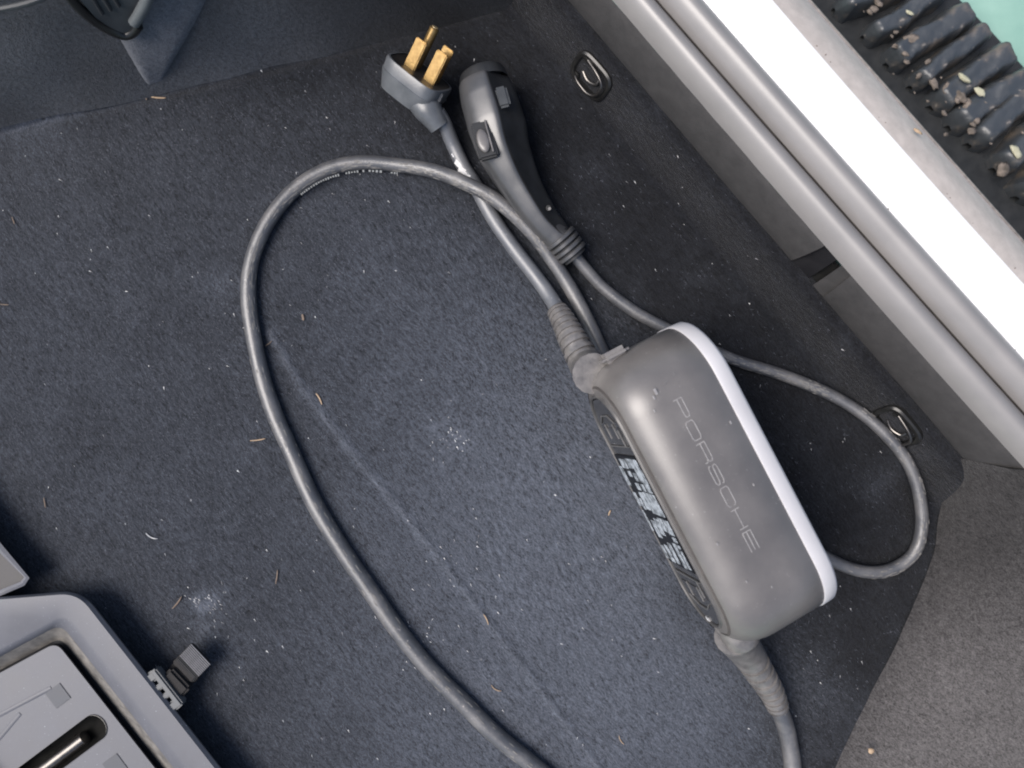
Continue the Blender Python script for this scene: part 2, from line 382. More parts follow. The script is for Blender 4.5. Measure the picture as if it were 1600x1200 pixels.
# wedge of carpet proud of the wall, its stronger light painted into the colour
fl = []
for i in range(15):
    t = i/14; a_ = wo(228-t*138, 138-t*228, .004); b_ = wo(258+t*122, 130-t*220, .004); row = []
    for k in range(13):
        u_ = k/12; e_ = min(1, min(u_, 1-u_)*5)*min(1, t*6+.15)
        p = a_.lerp(b_, u_); row.append(p+wn*(-.005+.0055*e_**.5+noise.noise(p*22)*.0022))
    fl.append(row)
MB().loft(fl).obj('lit_carpet_wedge', M['carpet_lit'], bw, recalc=False)

# plastic latch in the recess
lt = thing('seat_latch', P(190, 20, .05), 'dark grey plastic latch with lighter bar in the wedge-shaped recess of the wall', 'latch')

poly = [wo(x, y, .003) for x, y in ((98, -40), (150, 22), (180, 42), (198, 48), (210, 42), (220, 26), (250, -40))]
MB().prism(poly, wn*.007, bev=.25).obj('housing', M['latch_dark'], lt)
MB().tube(catmull([wo(x, y, .009) for x, y in ((84, -40), (118, 6), (150, 34), (178, 50), (196, 55), (208, 50), (216, 40))], 4), .0036, 10).obj('rim', M['black'], lt)
MB().tube(catmull([wo(x, y, .014) for x, y in ((244, -40), (232, -6), (219, 20), (209, 36))], 4), .0040, 12).obj('bar', M['latch'], lt)
for k in range(3):
    MB().tube([wo(122+k*17, -40, .011), wo(160+k*13, 22-k*6, .011)], .0014, 6).obj('rib', M['tray_dark'], lt)
mb = MB().tube(catmull([P(x, y, .135) for x, y in ((-60, 26), (0, 14), (30, 8), (62, -2), (90, -18))], 4), .0022, 8)
tag(mb.obj('trim_cord', M['latch_dark']), 'thin grey cord along the wall at the upper left corner', 'cord')

# ------------------------------------------------------------------ side wall (lower right)
base = [P(1500, 716, .0335), P(1484, 755, .016), P(1466, 810, .003), P(1452, 880, .0012), P(1402, 1000, .0012), P(1348, 1110, .0012), P(1292, 1228, .0012), P(1240, 1330, .0012)]
top = [P(1600, 738, .080), P(1690, 735, .10), P(1760, 800, .11), P(1800, 900, .12), P(1810, 1030, .12), P(1800, 1150, .12), P(1780, 1270, .12), P(1750, 1400, .12)]
base = [Vector(p) for p in catmull(base, 6)]; top = [Vector(p) for p in catmull(top, 6)]
rows = []
for i in range(19):
    t = i/18; r = []
    for jc, (a_, b_) in enumerate(zip(base, top)):
        p = a_.lerp(b_, t); p.z = a_.z+(b_.z-a_.z)*(t**(.62+.58*smooth(jc, 6, 22)))
        p.z += .0030*noise.noise(Vector((p.x*16, p.y*16, 3))) + .0010*noise.noise(Vector((p.x*50, p.y*50, 9))); 
        c0 = abs(seg_d(np.array([p.x]), np.array([p.y]), P(1475, 950, .03), P(1455, 1030, .02))[0]); p.z -= .0025*math.exp(-(c0/.004)**2)
        r.append(p)
    rows.append(r)
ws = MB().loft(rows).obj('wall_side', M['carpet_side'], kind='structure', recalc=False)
dv = [.20+.80*smooth((p-P(1500, 740, .03)).length, .03, .19)*smooth(i/18, -.25, .30) for i, r in enumerate(rows) for p in r]  # shade by the corner and floor join, painted into the tone
ws.data.attributes.new('dust_shade', 'FLOAT', 'POINT').data.foreach_set('value', dv)

# ------------------------------------------------------------------ loading sill
sill = thing('loading_sill', P(1300, 300, .06), 'pale car loading sill running diagonally along the right of the boot, white paint and grey seals', 'car sill')
YS = list(range(-260, 1001, 30))
def band(n0, n1, z0, z1, prof, nseg=10, ys=YS, wob=0):
    rows = []
    for y in ys:
        a_, b_ = LX(n0, y, z0), LX(n1, y, z1); r = []
        for k in range(nseg+1):
            t = k/nseg; p = a_.lerp(b_, t); p.z += prof(t); r.append(p)
        rows.append(r)
    return rows
arc = lambda h: (lambda t: h*math.sin(math.pi*min(1, max(0, t)))**.75)
MB().loft(band('tubeA', 'groove', .078, .084, arc(.012), 18)).obj('inner_seal', M['seal'], sill, recalc=False)
MB().loft(band('groove', 'tubeB', .084, .084, lambda t: -.004*math.sin(math.pi*t), 4)).obj('seal_groove', M['groove'], sill, recalc=False)
MB().loft(band('tubeB', 'white0', .084, .088, arc(.011), 18)).obj('outer_seal', M['seal'], sill, recalc=False)
MB().loft(band('white0', 'white1', .088, .088, lambda t: .0025*math.sin(math.pi*t)**.5, 10)).obj('painted_sill', M['paint'], sill, recalc=False)
MB().loft(band('white1', 'dark0', .088, .062, lambda t: .003*math.sin(math.pi*t), 10)).obj('bumper_slope', M['paint_grey'], sill, recalc=False)
rows = band('dark0', 'dark1', .062, .061, lambda t: .0012*math.sin(math.pi*t), 4)
rows = [r+[Vector((r[-1].x, r[-1].y, GZ-.01))] for r in rows]
MB().loft(rows).obj('bumper_edge', M['edge'], sill, recalc=False)
# felt trim below the seals, in two lengths with a gap
def trim_rows(bot, top_, zb=.035, zt=.078, n=12, bulge=.004):
    bot = catmull([P(x, y, zb) for x, y in bot], 6); top_ = catmull([P(x, y, zt) for x, y in top_], 6); rows = []
    for i in range(n+1):
        t = i/n; r = []
        for a_, b_ in zip(bot, top_):
            a2, b2 = Vector(a_), Vector(b_); p = a2.lerp(b2, t); nrm = Vector((-.76, .0, .65))
            p += Vector((-.5, -.4, .76))*bulge*math.sin(math.pi*t)**.6; p += Vector((0, 0, 1))*.0012*noise.noise(p*40); r.append(p)
        rows.append(r)
    return rows
def sx_(n, y): a_, b_, c_ = LN[n]; return (a_+b_*y+c_*y*y, y)
MB().loft(trim_rows([sx_('seam', y) for y in (-250, -50, 100, 250, 350, 407)], [sx_('tubeA', y) for y in (-270, -72, 78, 228, 328, 384)])).obj('trim_panel', M['felt'], sill, recalc=False)
MB().loft(trim_rows([(1285, 464), (1405, 600), (1470, 675), (1503, 714), (1522, 734), (1552, 745), (1600, 740)],
                    [(1330, 430), (1438, 550), (1502, 622), (1540, 664), (1568, 696), (1590, 720), (1612, 738)])).obj('trim_panel', M['felt'], sill, recalc=False)
MB().loft(trim_rows([(1269, 446), (1277, 456), (1286, 465)], [(1316, 414), (1323, 421), (1331, 430)], zb=.034, zt=.076, bulge=.001)).obj('trim_step', M['felt'], sill, recalc=False)
MB().loft(trim_rows([(1232, 402), (1248, 421), (1261, 436)], [(1284, 378), (1297, 393), (1308, 405)], zb=.033, zt=.075, bulge=.001)).obj('gap_cover', M['felt_dark'], sill, recalc=False)
MB().loft(trim_rows([(1200, 375), (1260, 440), (1330, 525)], [(1262, 360), (1310, 412), (1370, 480)], zb=.027, zt=.066, bulge=0)).obj('backing', M['black'], sill, recalc=False)

# ------------------------------------------------------------------ outside: mint floor and ribbed mat
MB().add([(-60, -60, GZ-.012), (60, -60, GZ-.012), (60, 60, GZ-.012), (-60, 60, GZ-.012)], [[0, 1, 2, 3]]).obj('ground', M['green'], kind='structure', sm=False)
mt = thing('rubber_mat', P(1450, 120, GZ), 'black rubber mat with deep wet ribs, strewn with mud and grit, beyond the sill', 'mat')
def gx(off, y): return 1268+.878*y+off
m_out = [(1180, -110), (1390, -110), (1490, 0), (1545, 55), (1600, 116), (1690, 235), (1760, 330), (1760, 600), (1500, 520)]
MB().prism([P(x, y, GZ-.008) for x, y in m_out], Vector((0, 0, .006))).obj('base_sheet', M['mat'], mt, sm=False)
def rib(cl, wid, seed):
    """irregular rounded rib from a centre line in pixels, real height"""
    pts = catmull([P(x, y, GZ) for x, y in cl], 10); rows = []; N_ = len(pts)
    for i, p in enumerate(pts):
        p = Vector(p); t = (Vector(pts[min(i+1, N_-1)])-Vector(pts[max(i-1, 0)])).normalized(); sd_ = Vector((t.y, -t.x, 0))
        f = i/(N_-1); en = min(1, 8*min(f, 1-f)+.25)
        wv = .84*wid*(1+.13*noise.noise(Vector((i*.22, seed*3.1, 0))))*en*K*(CAM_H-GZ)/2
        r = []
        for k in range(13):
            u = -1+2*k/12; h = .040*en*(1-abs(u)**6)*.72
            h += .003*noise.noise(Vector((p.x*40+u*wv*60, p.y*40, seed)))*(1-abs(u)**4)+.0015*noise.noise(Vector((p.x*130+u*2, p.y*130, seed+u*2)))
            r.append(p+sd_*u*wv*(1+.15*noise.noise(Vector((i*.5, u, seed))))+Vector((0, 0, max(h, 0) if abs(u) < 1 else -.002)))
        rows.append(r)
    return MB().loft(rows)
for i, (cl, wd) in enumerate([([(1258, -22), (1300, -42), (1370, -80)], 34), ([(1300, 20), (1345, 8), (1390, -10), (1440, -50)], 44), ([(1345, 62), (1385, 48), (1420, 20), (1468, -12)], 42),
        ([(1382, 105), (1415, 80), (1455, 58), (1502, 28)], 52), ([(1418, 140), (1450, 112), (1485, 87), (1528, 55)], 40), ([(1450, 172), (1488, 142), (1520, 118), (1566, 90)], 54),
        ([(1478, 203), (1518, 172), (1556, 150), (1612, 128)], 56), ([(1508, 230), (1545, 196), (1575, 170), (1640, 150)], 54),
        ([(1548, 268), (1580, 236), (1610, 205), (1650, 180)], 50), ([(1582, 312), (1612, 280), (1650, 250)], 52), ([(1615, 360), (1645, 330), (1680, 300)], 50)]):
    rib(cl, wd, i).obj('rib', M['mat_rib'], mt, smooth_angle=None)
def pebble(px, py, z, rx, ry, ang, mat, seed, flat=.45):
    bm = bmesh.new(); bmesh.ops.create_icosphere(bm, subdivisions=2, radius=1); c = P(px, py, z); s_ = K*(CAM_H-z); ca, sa = math.cos(-ang), math.sin(-ang)
    for v in bm.verts:
        k = 1+.7*noise.noise(v.co*1.9+Vector((seed*5, 0, 0))); x, y, zz = v.co*k
        x *= rx*s_; y *= ry*s_; v.co = Vector((x*ca-y*sa, x*sa+y*ca, zz*min(rx, ry)*s_*flat*2))+c
    v_ = [v.co.copy() for v in bm.verts]; f_ = [[q.index for q in f.verts] for f in bm.faces]; bm.free(); return MB().add(v_, f_)
gr = [(1425, 60, 18, 10, 0), (1400, 72, 8, 5, 0), (1460, 130, 14, 9, 1), (1500, 150, 12, 18, 2), (1519, 205, 10, 8, 0), (1480, 138, 10, 12, .6), (1512, 165, 9, 14, .4), (1527, 188, 7, 8, .4),
      (1436, 118, 8, 5, -.8), (1450, 96, 8, 5, -.8), (1365, 14, 10, 8, 0), (1372, 4, 9, 6, .6), (1568, 265, 14, 18, .4), (1590, 245, 8, 12, .2), (1400, 50, 6, 4, 0), (1478, 210, 5, 4, 0)]
mg = MB()
for i, g_ in enumerate(gr):
    q = pebble(g_[0], g_[1], GZ+.027, g_[2]*.75, g_[3]*.7, g_[4], None, i, flat=.14); mg.add(q.v, q.f)
for i in range(26):
    t = random.random(); px = 1310+t*300; py = 10+t*270+random.uniform(-70, 30); rr2 = random.choice((1.2, 1.6, 2.0, 3.6))
    q = pebble(px, py, GZ+.028, rr2*1.6, rr2, random.uniform(.3, 1.2), None, i+40, flat=.25); mg.add(q.v, q.f)
tag(mg.obj('grit', M['grit'], kind='stuff', smooth_angle=None), 'brown grit and mud lumps lying on the black ribbed mat', 'grit')
for i, (x, y, rx, ry, an, lab) in enumerate([(1588, 237, 13, 6, .9, 'pale olive leaf scrap on the black mat, at the right edge of the view'), (1531, 143, 10, 6, .7, 'pale leaf scrap among brown lumps on the ribbed black mat'),
                                         (1507, 122, 12, 4, .6, 'thin glinting leaf sliver between two ribs of the black mat'), (1422, 20, 8, 3, .5, 'small bright chip on the upper ribs of the black mat')]):
    tag(pebble(x, y, GZ+.033, rx, ry, an, None, i+9, flat=.25).obj('leaf_scrap', M['grit_pale'], smooth_angle=None), lab, 'leaf', 'leaf scraps on the ribbed mat')

# ------------------------------------------------------------------ tie-down rings
def tie_down(cx, cy, ang, lab, zc):
    for _ in range(4):
        c = P(cx, cy, zc); zc = fz(c.x, c.y)+.0015
    gxx, gyy = (fz(c.x+.006, c.y)-fz(c.x-.006, c.y))/.012, (fz(c.x, c.y+.006)-fz(c.x, c.y-.006))/.012
    t = thing('tie_down', c, lab, 'tie-down ring', 'tie-down rings in the carpet beside the sill')
    nrm = Vector((-gxx, -gyy, 1)).normalized(); u = Vector((math.cos(ang), -math.sin(ang), 0)); u = (u-nrm*u.dot(nrm)).normalized()
    v = Vector((-.60, -.25, .0)); v = (v-nrm*v.dot(nrm)-u*v.dot(u)).normalized()
    def ring(a_, b_, h, n=32, pw=3.6): 
        o_ = []
        for k in range(n):
            th = 2*math.pi*k/n; cx_, sx2 = math.cos(th), math.sin(th)
            o_.append(c + u*a_*math.copysign(abs(cx_)**(2/pw), cx_)+v*b_*math.copysign(abs(sx2)**(2/pw), sx2)+nrm*h)
        return o_
    MB().loft([ring(.0200, .0150, -.003), ring(.0196, .0146, .0016), ring(.0180, .0130, .0028), ring(.0160, .0108, .0024), ring(.0140, .0090, -.003), ring(.008, .005, -.005)], closed=True, cap1=True).obj('cup', M['black'], t)
    def at(a_, b_, h): return c+u*a_+v*b_+nrm*h
    pts = [at(-.0135, .0095, .001), at(-.006, .0103, .0045), at(.006, .0100, .0058), at(.0130, .0060, .006), at(.0145, .000, .006), at(.0125, -.0065, .0058), at(.004, -.0095, .005), at(-.009, -.0092, .002)]
    MB().tube(catmull(pts, 6), .00125, 10).obj('ring', M['chrome'], t)
    for s_ in (1, -1):
        MB().box(at(-.011, .0085*s_, .0015), u*.003, v*.002, nrm*.002, .3).obj('hinge_lug', M['black'], t)
    MB().tube(catmull([at(-.008, .003, .0), at(.0, .0045, .0015), at(.0075, .001, .002), at(.0075, -.004, .001)], 5), .0011, 8).obj('catch', M['chrome'], t)
    return t
tie_down(924, 119, math.radians(48), 'tie-down ring with chrome wire near the wall, beside the connector handle', .020)
tie_down(1401, 666, math.radians(52), 'tie-down ring touching the looped cable near the far end of the sill', .020)

# ------------------------------------------------------------------ portable charger
ch = thing('portable_charger', P(1100, 760, 0), 'grey car charger with silver band, its looped cable, brass pronged plug and black connector', 'car charger')
L = Vector((.462, -.887, 0)).normalized(); W0 = Vector((.887, .462, 0)).normalized(); Z0 = Vector((0, 0, 1))
TH = math.radians(7.5); Zp = (Z0*math.cos(TH)+W0*math.sin(TH)); Wp = (W0*math.cos(TH)-Z0*math.sin(TH))
HX, HZ, R = .1158, .053, .043
zc = HZ*math.cos(TH)+.083*math.sin(TH)+.004
ft = P(1046, 806, zc+(HZ-.018)*math.cos(TH)); CB = ft - Zp*(HZ-.018)
def B(x, y, z): return CB+L*x+Wp*y+Zp*z
def bring(y, inset, hx=HX, hz=HZ, r=R): return [B(x, y, z) for x, z in rrect(hx-inset, hz-inset, max(r-inset*.75, .012), 10)]
FI = .019
prof = [(.0, FI)] + [(.030*(1-math.cos(t)), FI*(1-math.sin(t))) for t in [math.radians(a_) for a_ in range(10, 91, 10)]] + [(.050, 0), (.0700, 0), (.0705, .0006)]
shell = MB().loft([bring(y, i_) for y, i_ in prof], closed=True).obj('shell', M['shell'], ch, smooth_angle=60)
MB().loft([bring(.0704, .0007), bring(.0707, -.0003), bring(.0712, -.0006), bring(.0800, -.0004), bring(.0822, .0010), bring(.0832, .0045)], closed=True, cap1=True).obj('silver_band', M['silver'], ch, smooth_angle=50)
MB().loft([bring(.0005, FI-.0004), bring(-.0014, FI+.0006), bring(-.0016, FI+.0018), bring(-.0004, FI+.0026)], closed=True).obj('front_lip', M['lip'], ch)
panel = MB().loft([bring(.001, FI+.0028), bring(-.0003, FI+.0034), bring(-.0005, FI+.012)], closed=True, cap1=True).obj('front_panel', M['gloss'], ch, smooth_angle=30)
# lower rim of the panel, proud of the shell: flange
MB().loft([bring(.004, .0135), bring(.0015, .0125), bring(.0005, .0142)], closed=True).obj('seam_ring', M['groove'], ch)
def ps(name, x0, x1, z0, z1, y, mat, th=.0006):
    return MB().box(B((x0+x1)/2, y, (z0+z1)/2), L*abs(x1-x0)/2, Wp*th, Zp*abs(z1-z0)/2, .3)
FH = HZ-FI-.003
scr = ps('screen', -.047, .047, -FH+.003, FH-.003, -.0011, None).obj('screen', M['screen'], panel)
# light blocks: outdoor reflections on the screen, painted as flat shapes
gl = MB()
def gb(x0, x1, z0, z1):
    q = ps('', x0, x1, z0, z1, -.0020, None, .0002); gl.add(q.v, q.f)
for x0, x1, z0, z1 in ((-.045, -.037, .002, .030), (-.044, -.036, -.018, -.002), (-.037, -.026, .014, .031), (-.037, -.020, -.030, -.021), (-.034, -.029, -.010, -.003), (-.033, -.026, .003, .010),
                       (-.026, -.018, .019, .030), (-.024, -.018, -.006, .002), (-.024, -.018, .008, .015), (-.017, .001, .002, .030), (-.016, -.001, -.010, .000), (-.014, -.002, -.029, -.022), (-.010, .000, -.019, -.013),
                       (.004, .016, .018, .030), (.004, .015, .006, .015), (.006, .020, -.006, .004), (.009, .024, -.018, -.009), (.018, .022, .020, .028), (.024, .027, .012, .028), (.029, .044, .022, .026),
                       (.026, .045, .012, .018), (.026, .044, -.003, .004), (.030, .045, -.016, -.008), (.032, .044, -.028, -.021), (.002, .020, -.029, -.025)):
    gb(x0, x1, z0, z1)
gl.obj('painted_reflections', M['reflection'], panel, sm=False)
def wire(pts, r, name, mat, par): return MB().tube(pts, r, 6).obj(name, mat, par)
for sg in (-1, 1):
    for seg_ in (((.0545, -.027), (.0545, .027)), ((.061, -.009), (.073, -.009)), ((.061, .012), (.073, .012)), ((.0545, .020), (.068, .020)), ((.074, -.018), (.080, -.006), (.080, .010), (.074, .020))):
        mb = MB()
        for i in range(len(seg_)-1): mb.tube([B(sg*seg_[i][0], -.0012, seg_[i][1]), B(sg*seg_[i+1][0], -.0012, seg_[i+1][1])], .0006, 6)
        mb.obj('button_outline', M['outline'], panel)
# touch button pads
for x in (-.066, .066): ps('', x-.004, x+.004, -.022, .022, -.0008, None, .0003).obj('button', M['gloss'], panel)
MB().box(B(.092, -.0008, -.004), L*.0018, Wp*.0006, Zp*.0028, .3).obj('indicator', M['lint'], panel)
# wordmark down the flat side: P O R S C H E, strokes as raised bars
TX0, TY0, LW, LG, LHt, SW = -.0715, .0350, .0140, .0030, .0062, .00034
GLY = {'P': [[(0, 0), (0, 1)], [(0, 1), (.86, 1), (1, .88), (1, .52), (.86, .42), (0, .42)]],
       'O': [[(.14, 0), (.86, 0), (1, .14), (1, .86), (.86, 1), (.14, 1), (0, .86), (0, .14), (.14, 0)]],
       'R': [[(0, 0), (0, 1)], [(0, 1), (.86, 1), (1, .88), (1, .55), (.86, .44), (0, .44)], [(.8, .44), (1, .3), (1, 0)]],
       'S': [[(1, .72), (1, .88), (.86, 1), (.14, 1), (0, .88), (0, .62), (.14, .52), (.86, .48), (1, .38), (1, .12), (.86, 0), (.14, 0), (0, .12), (0, .28)]],
       'C': [[(1, .7), (1, .86), (.86, 1), (.14, 1), (0, .86), (0, .14), (.14, 0), (.86, 0), (1, .14), (1, .3)]],
       'H': [[(0, 0), (0, 1)], [(1, 0), (1, 1)], [(0, .5), (1, .5)]],
       'E': [[(1, 1), (0, 1), (0, 0), (1, 0)], [(0, .5), (.95, .5)]]}
lg = MB()
for i, chh in enumerate('PORSCHE'):
    for st in GLY[chh]:
        pts = [B(TX0+i*(LW+LG)+q[0]*LW, TY0+q[1]*LHt, HZ+.0001) for q in st]
        for k in range(len(pts)-1):
            a_, b_ = pts[k], pts[k+1]; d_ = (b_-a_); 
            lg.box((a_+b_)/2, d_/2+d_.normalized()*SW*.6, Zp.cross(d_.normalized())*SW, Zp*.00028, .3)
lg.obj('lettering', M['logo'], ch)
# scuffs of paint on the top
mb = MB()
for x, y, s_ in ((-.083, .027, .0022), (-.080, .024, .0014), (-.040, .064, .0012), (.060, .022, .0010), (.028, .016, .0010), (-.072, .020, .0010), (.005, .058, .0009), (.072, .036, .0008)):
    q = ps('', 0, 0.001, 0, .001, 0, None)
    mb.box(B(x, y, HZ+.0002), L*s_, Wp*s_*.45, Zp*.0002, .3)
mb.obj('paint_speck', M['logo'], ch, kind='stuff')
mb = MB()
for i in range(12):
    x, y = random.choice(((-.085, .030), (-.08, .045), (-.02, .05), (.05, .03), (.08, .045))); x += random.gauss(0, .012); y += random.gauss(0, .008); an = random.uniform(0, 3.1)
    if abs(x) > .095 or not .034 < y < .066: continue
    d_ = L*math.cos(an)+Wp*math.sin(an); mb.box(B(x, y, HZ+.00004), d_*random.uniform(.0006, .0025), Zp.cross(d_)*.00014, Zp*.00006, 0)
mb.obj('scratch', M['shell_edge'], shell, kind='stuff')
# catch on the lower end, and knob on the upper end
MB().box(B(HX-.001, .036, .006), L*.003, Wp*.011, Zp*.010, .3).obj('end_catch', M['shell_edge'], ch)
MB().box(B(-HX-.001, .024, .012), L*.0045, Wp*.011, Zp*.010, .4).obj('end_boss', M['shell_edge'], ch)

def relief(pts, r0, r1, nr, par, collar=True):
    pts = [Vector(p) for p in catmull(pts, 10)]; N_ = len(pts)
    def rad(t):
        r = r0+(r1-r0)*t
        if t < .30: return r*1.10
        ph = (t-.30)/.70*nr; return r*(1+.10*(1 if (ph % 1) < .55 else -.35))
    # dense resample for ribs
    dense = []
    for i in range(N_-1):
        for k in range(6): dense.append(pts[i].lerp(pts[i+1], k/6))
    dense.append(pts[-1])
    return MB().tube(dense, rad, 16).obj('strain_relief', M['relief'], ch, smooth_angle=35)
# collars where the cables enter the box
def collar(x, y, z, sg):
    mb = MB(); rows = []
    for dx, sc in ((-.012, 1.0), (-.004, 1.0), (.004, .96), (.012, .88), (.014, .75)):
        rows.append([B(x+sg*dx, y+.0145*sc*math.cos(2*math.pi*k/20), z+.0150*sc*math.sin(2*math.pi*k/20)) for k in range(20)])
    return mb.loft(rows, closed=True, cap0=True, cap1=True).obj('cable_collar', M['relief'], ch)
GY, GZ_ = .006, .004
collar(HX-.008, GY+.008, GZ_-.004, 1)
gt = [B(-HX+.004, GY, GZ_), P(917, 571, .045), P(897, 535, .034), P(882, 505, .025), P(870, 484, .018)]
relief(gt, .0142, .0078, 9, ch)
gb_ = [B(HX-.004, GY+.004, GZ_-.006), P(1166, 1018, .042), P(1188, 1052, .030), P(1206, 1082, .021), P(1216, 1106, .016)]
relief(gb_, .0135, .0080, 8, ch)

def cable(name, spec, mat, r, seg=14, par=ch):
    pts = catmull([P(x, y, z) for x, y, z in spec], 10)
    return MB().tube(pts, r, seg).obj(name, mat, par, smooth_angle=None)
RC = .0060
cable('supply_cable', [(880, 500, .024), (862, 468, .013), (840, 436, .008), (803, 388, .007), (770, 340, .0065), (744, 292, .0065), (725, 262, .0068), (708, 226, .010), (694, 192, .020), (684, 175, .026)], M['rubber_supply'], lambda t: .0064-.0005*t)
loop = [(1213, 1098, .019), (1226, 1130, .013), (1234, 1165, .009), (1238, 1210, .0075), (1225, 1290, .007), (1160, 1370, .007), (1050, 1390, .007), (930, 1290, .007), (880, 1237, .007),
        (828, 1192, .007), (772, 1146, .007), (722, 1096, .0065), (672, 1046, .0062), (622, 985, .0062), (575, 918, .0062), (528, 848, .0062), (488, 780, .0062), (455, 706, .0062), (430, 650, .0062), (410, 590, .0062),
        (396, 525, .0062), (388, 462, .0062), (394, 405, .0062), (418, 348, .0062), (458, 298, .0062), (508, 266, .0062), (562, 254, .0062), (622, 258, .0068), (680, 268, .011), (735, 290, .0195), (780, 316, .020),
        (826, 358, .017), (862, 405, .012), (892, 452, .009), (920, 505, .0085), (941, 550, .0075), (965, 610, .0065), (1040, 700, .0062), (1170, 800, .0062), (1270, 860, .0062), (1335, 890, .0062),
        (1385, 892, .0065), (1425, 868, .008), (1440, 825, .011), (1436, 772, .015), (1418, 722, .017), (1385, 680, .016), (1342, 643, .013), (1290, 613, .010), (1220, 585, .0075), (1150, 563, .0065),
        (1095, 540, .0062), (1040, 513, .0062), (990, 486, .0062), (945, 452, .0068), (915, 420, .010), (892, 392, .013)]
def loop_r(t): return .0071-.0012*smooth(t, .22, .45) - .0010*smooth(t, .60, .78) + .00010*math.sin(t*140)
cl = cable('charging_cable', loop, M['rubber'], loop_r)
# faint moulded print along the inner side of the loop
mb = MB()
pr = catmull([P(x, y, .0088) for x, y in ((470, 304), (500, 284), (535, 272), (575, 267), (622, 271))], 9)
for i in range(0, len(pr)-1, 1):
    if random.random() < .22: continue
    a_, b_ = Vector(pr[i]), Vector(pr[i+1]); d_ = b_-a_; n_ = Vector((d_.y, -d_.x, 0)).normalized()
    mb.box((a_+b_)/2, d_*.30, n_*random.uniform(.0006, .0011), Vector((0, 0, .0003)), .2)
mb.obj('cable_print', M['label_print'], cl)
# white paint smear where the cables cross
mb = MB()
for i in range(110):
    t = random.random(); x = 714+t*28+random.gauss(0, 2.2); y = 250+t*44+random.gauss(0, 3)
    c_ = P(x, y, .0125); an = random.gauss(-.95, .5); s_ = random.uniform(.0006, .0028)
    off = abs((x-714)-(y-250)*.64)*.00018
    c_.z -= off
    mb.box(c_, Vector((math.cos(an), math.sin(an), 0))*s_, Vector((-math.sin(an), math.cos(an), 0))*s_*.45, Vector((0, 0, .0004)), .3)
mb.obj('paint_smear', M['chalk'], ch, kind='stuff')

def scuffs(spec, rr, box, count, phi0, dphi, lo, hi, mat, name='scuff', par=cl):
    """thin worn flakes lying on the cable's surface where it passes through the given pixel window"""
    pts = [Vector(p) for p in catmull([P(x, y, z) for x, y, z in spec], 10)]; px = [p for p in catmull([(x, y, 0) for x, y, z in spec], 10)]
    ok_ = [i for i in range(2, len(pts)-2) if box[0] <= px[i][0] <= box[2] and box[1] <= px[i][1] <= box[3]]; mb = MB()
    for _ in range(count):
        i = random.choice(ok_); t_ = (pts[i+1]-pts[i-1]).normalized(); sd2 = t_.cross(Vector((0, 0, 1))).normalized(); up2 = sd2.cross(t_)
        ph = math.radians(random.gauss(phi0, dphi)); rad = rr(i/(len(pts)-1)) if callable(rr) else rr
        c_ = pts[i].lerp(pts[i+1], random.random())+(sd2*math.sin(ph)+up2*math.cos(ph))*(rad-.0001); tn = (sd2*math.cos(ph)-up2*math.sin(ph)); nn = sd2*math.sin(ph)+up2*math.cos(ph)
        L_ = random.uniform(lo, hi); w_ = random.uniform(.00025, .0006)
        mb.box(c_, t_*L_, tn*w_, nn*.00022, .3)
    return mb.obj(name, mat, par, kind='stuff')
scuffs(loop, loop_r, (1120, 550, 1300, 640), 110, -20, 28, .0008, .0028, M['scuff'])
scuffs(loop, loop_r, (1320, 640, 1450, 900), 90, 25, 40, .0008, .0030, M['scuff'])
scuffs(loop, loop_r, (700, 260, 850, 400), 80, 35, 25, .0008, .0028, M['scuff'])
scuffs(loop, loop_r, (380, 245, 700, 520), 170, 38, 22, .0008, .0035, M['scuff'])
scuffs(loop, loop_r, (400, 560, 840, 1200), 120, 20, 45, .0006, .0035, M['scuff'])
# wall plug with four brass prongs
A = Vector((.50, .66, .56)).normalized(); U = Vector((.70, -.66, 0)); U = (U-A*U.dot(A)).normalized(); V = A.cross(U).normalized()
fc = P(657, 112, .030)
def F_(u, v, h): return fc+U*u+V*v+A*h
def oval(ru, rv, h, cu=0, cv=0, n=28, pw=4.0):
    o_ = []
    for k in range(n):
        th = 2*math.pi*k/n; c_, s_ = math.cos(th), math.sin(th)
        o_.append(F_(cu+ru*math.copysign(abs(c_)**(2/pw), c_), cv+rv*math.copysign(abs(s_)**(2/pw), s_), h))
    return o_
plug = MB().loft([oval(.014, .0125, -.026, -.002), oval(.0195, .0165, -.0245, -.002), oval(.0250, .0195, -.014), oval(.0262, .0205, -.010), oval(.0255, .0200, -.0095), oval(.0262, .0205, -.002), oval(.0255, .0198, 0), oval(.0240, .0185, .0002)], closed=True, cap0=True, cap1=False).obj('plug_body', M['plug'], ch, smooth_angle=45)
MB().loft([oval(.0242, .0187, -.0004), oval(.0200, .0150, -.0008), oval(.004, .003, -.0008)], closed=True, cap1=True).obj('plug_face', M['plug_face'], plug)
MB().tube(catmull([F_(.004, .0, -.012), P(660, 160, .026), P(672, 176, .026), P(687, 198, .0215)], 8), lambda t: .0115-.0030*smooth(t, .55, 1), 16).obj('cable_neck', M['plug'], plug)
for sg in (-1, 1): MB().box(F_(.0262*sg*-1 if sg < 0 else -.0262, .004*sg, -.006), U*.0012, V*.002, A*.005, .3).obj('grip_rib', M['plug'], plug)
def prong(u, v, ln, wu, wv, rnd=False, name='prong'):
    if rnd: mb = MB().tube([F_(u, v, -.002), F_(u, v, ln-.002), F_(u, v, ln-.0006), F_(u, v, ln)], lambda t: wu*(1 if t < .8 else (.85 if t < .97 else .4)), 14)
    else: mb = MB().box(F_(u, v, ln/2-.001), U*wu, V*wv, A*(ln/2+.001), .25)
    p_ = mb.obj(name, M['brass'], plug); return p_
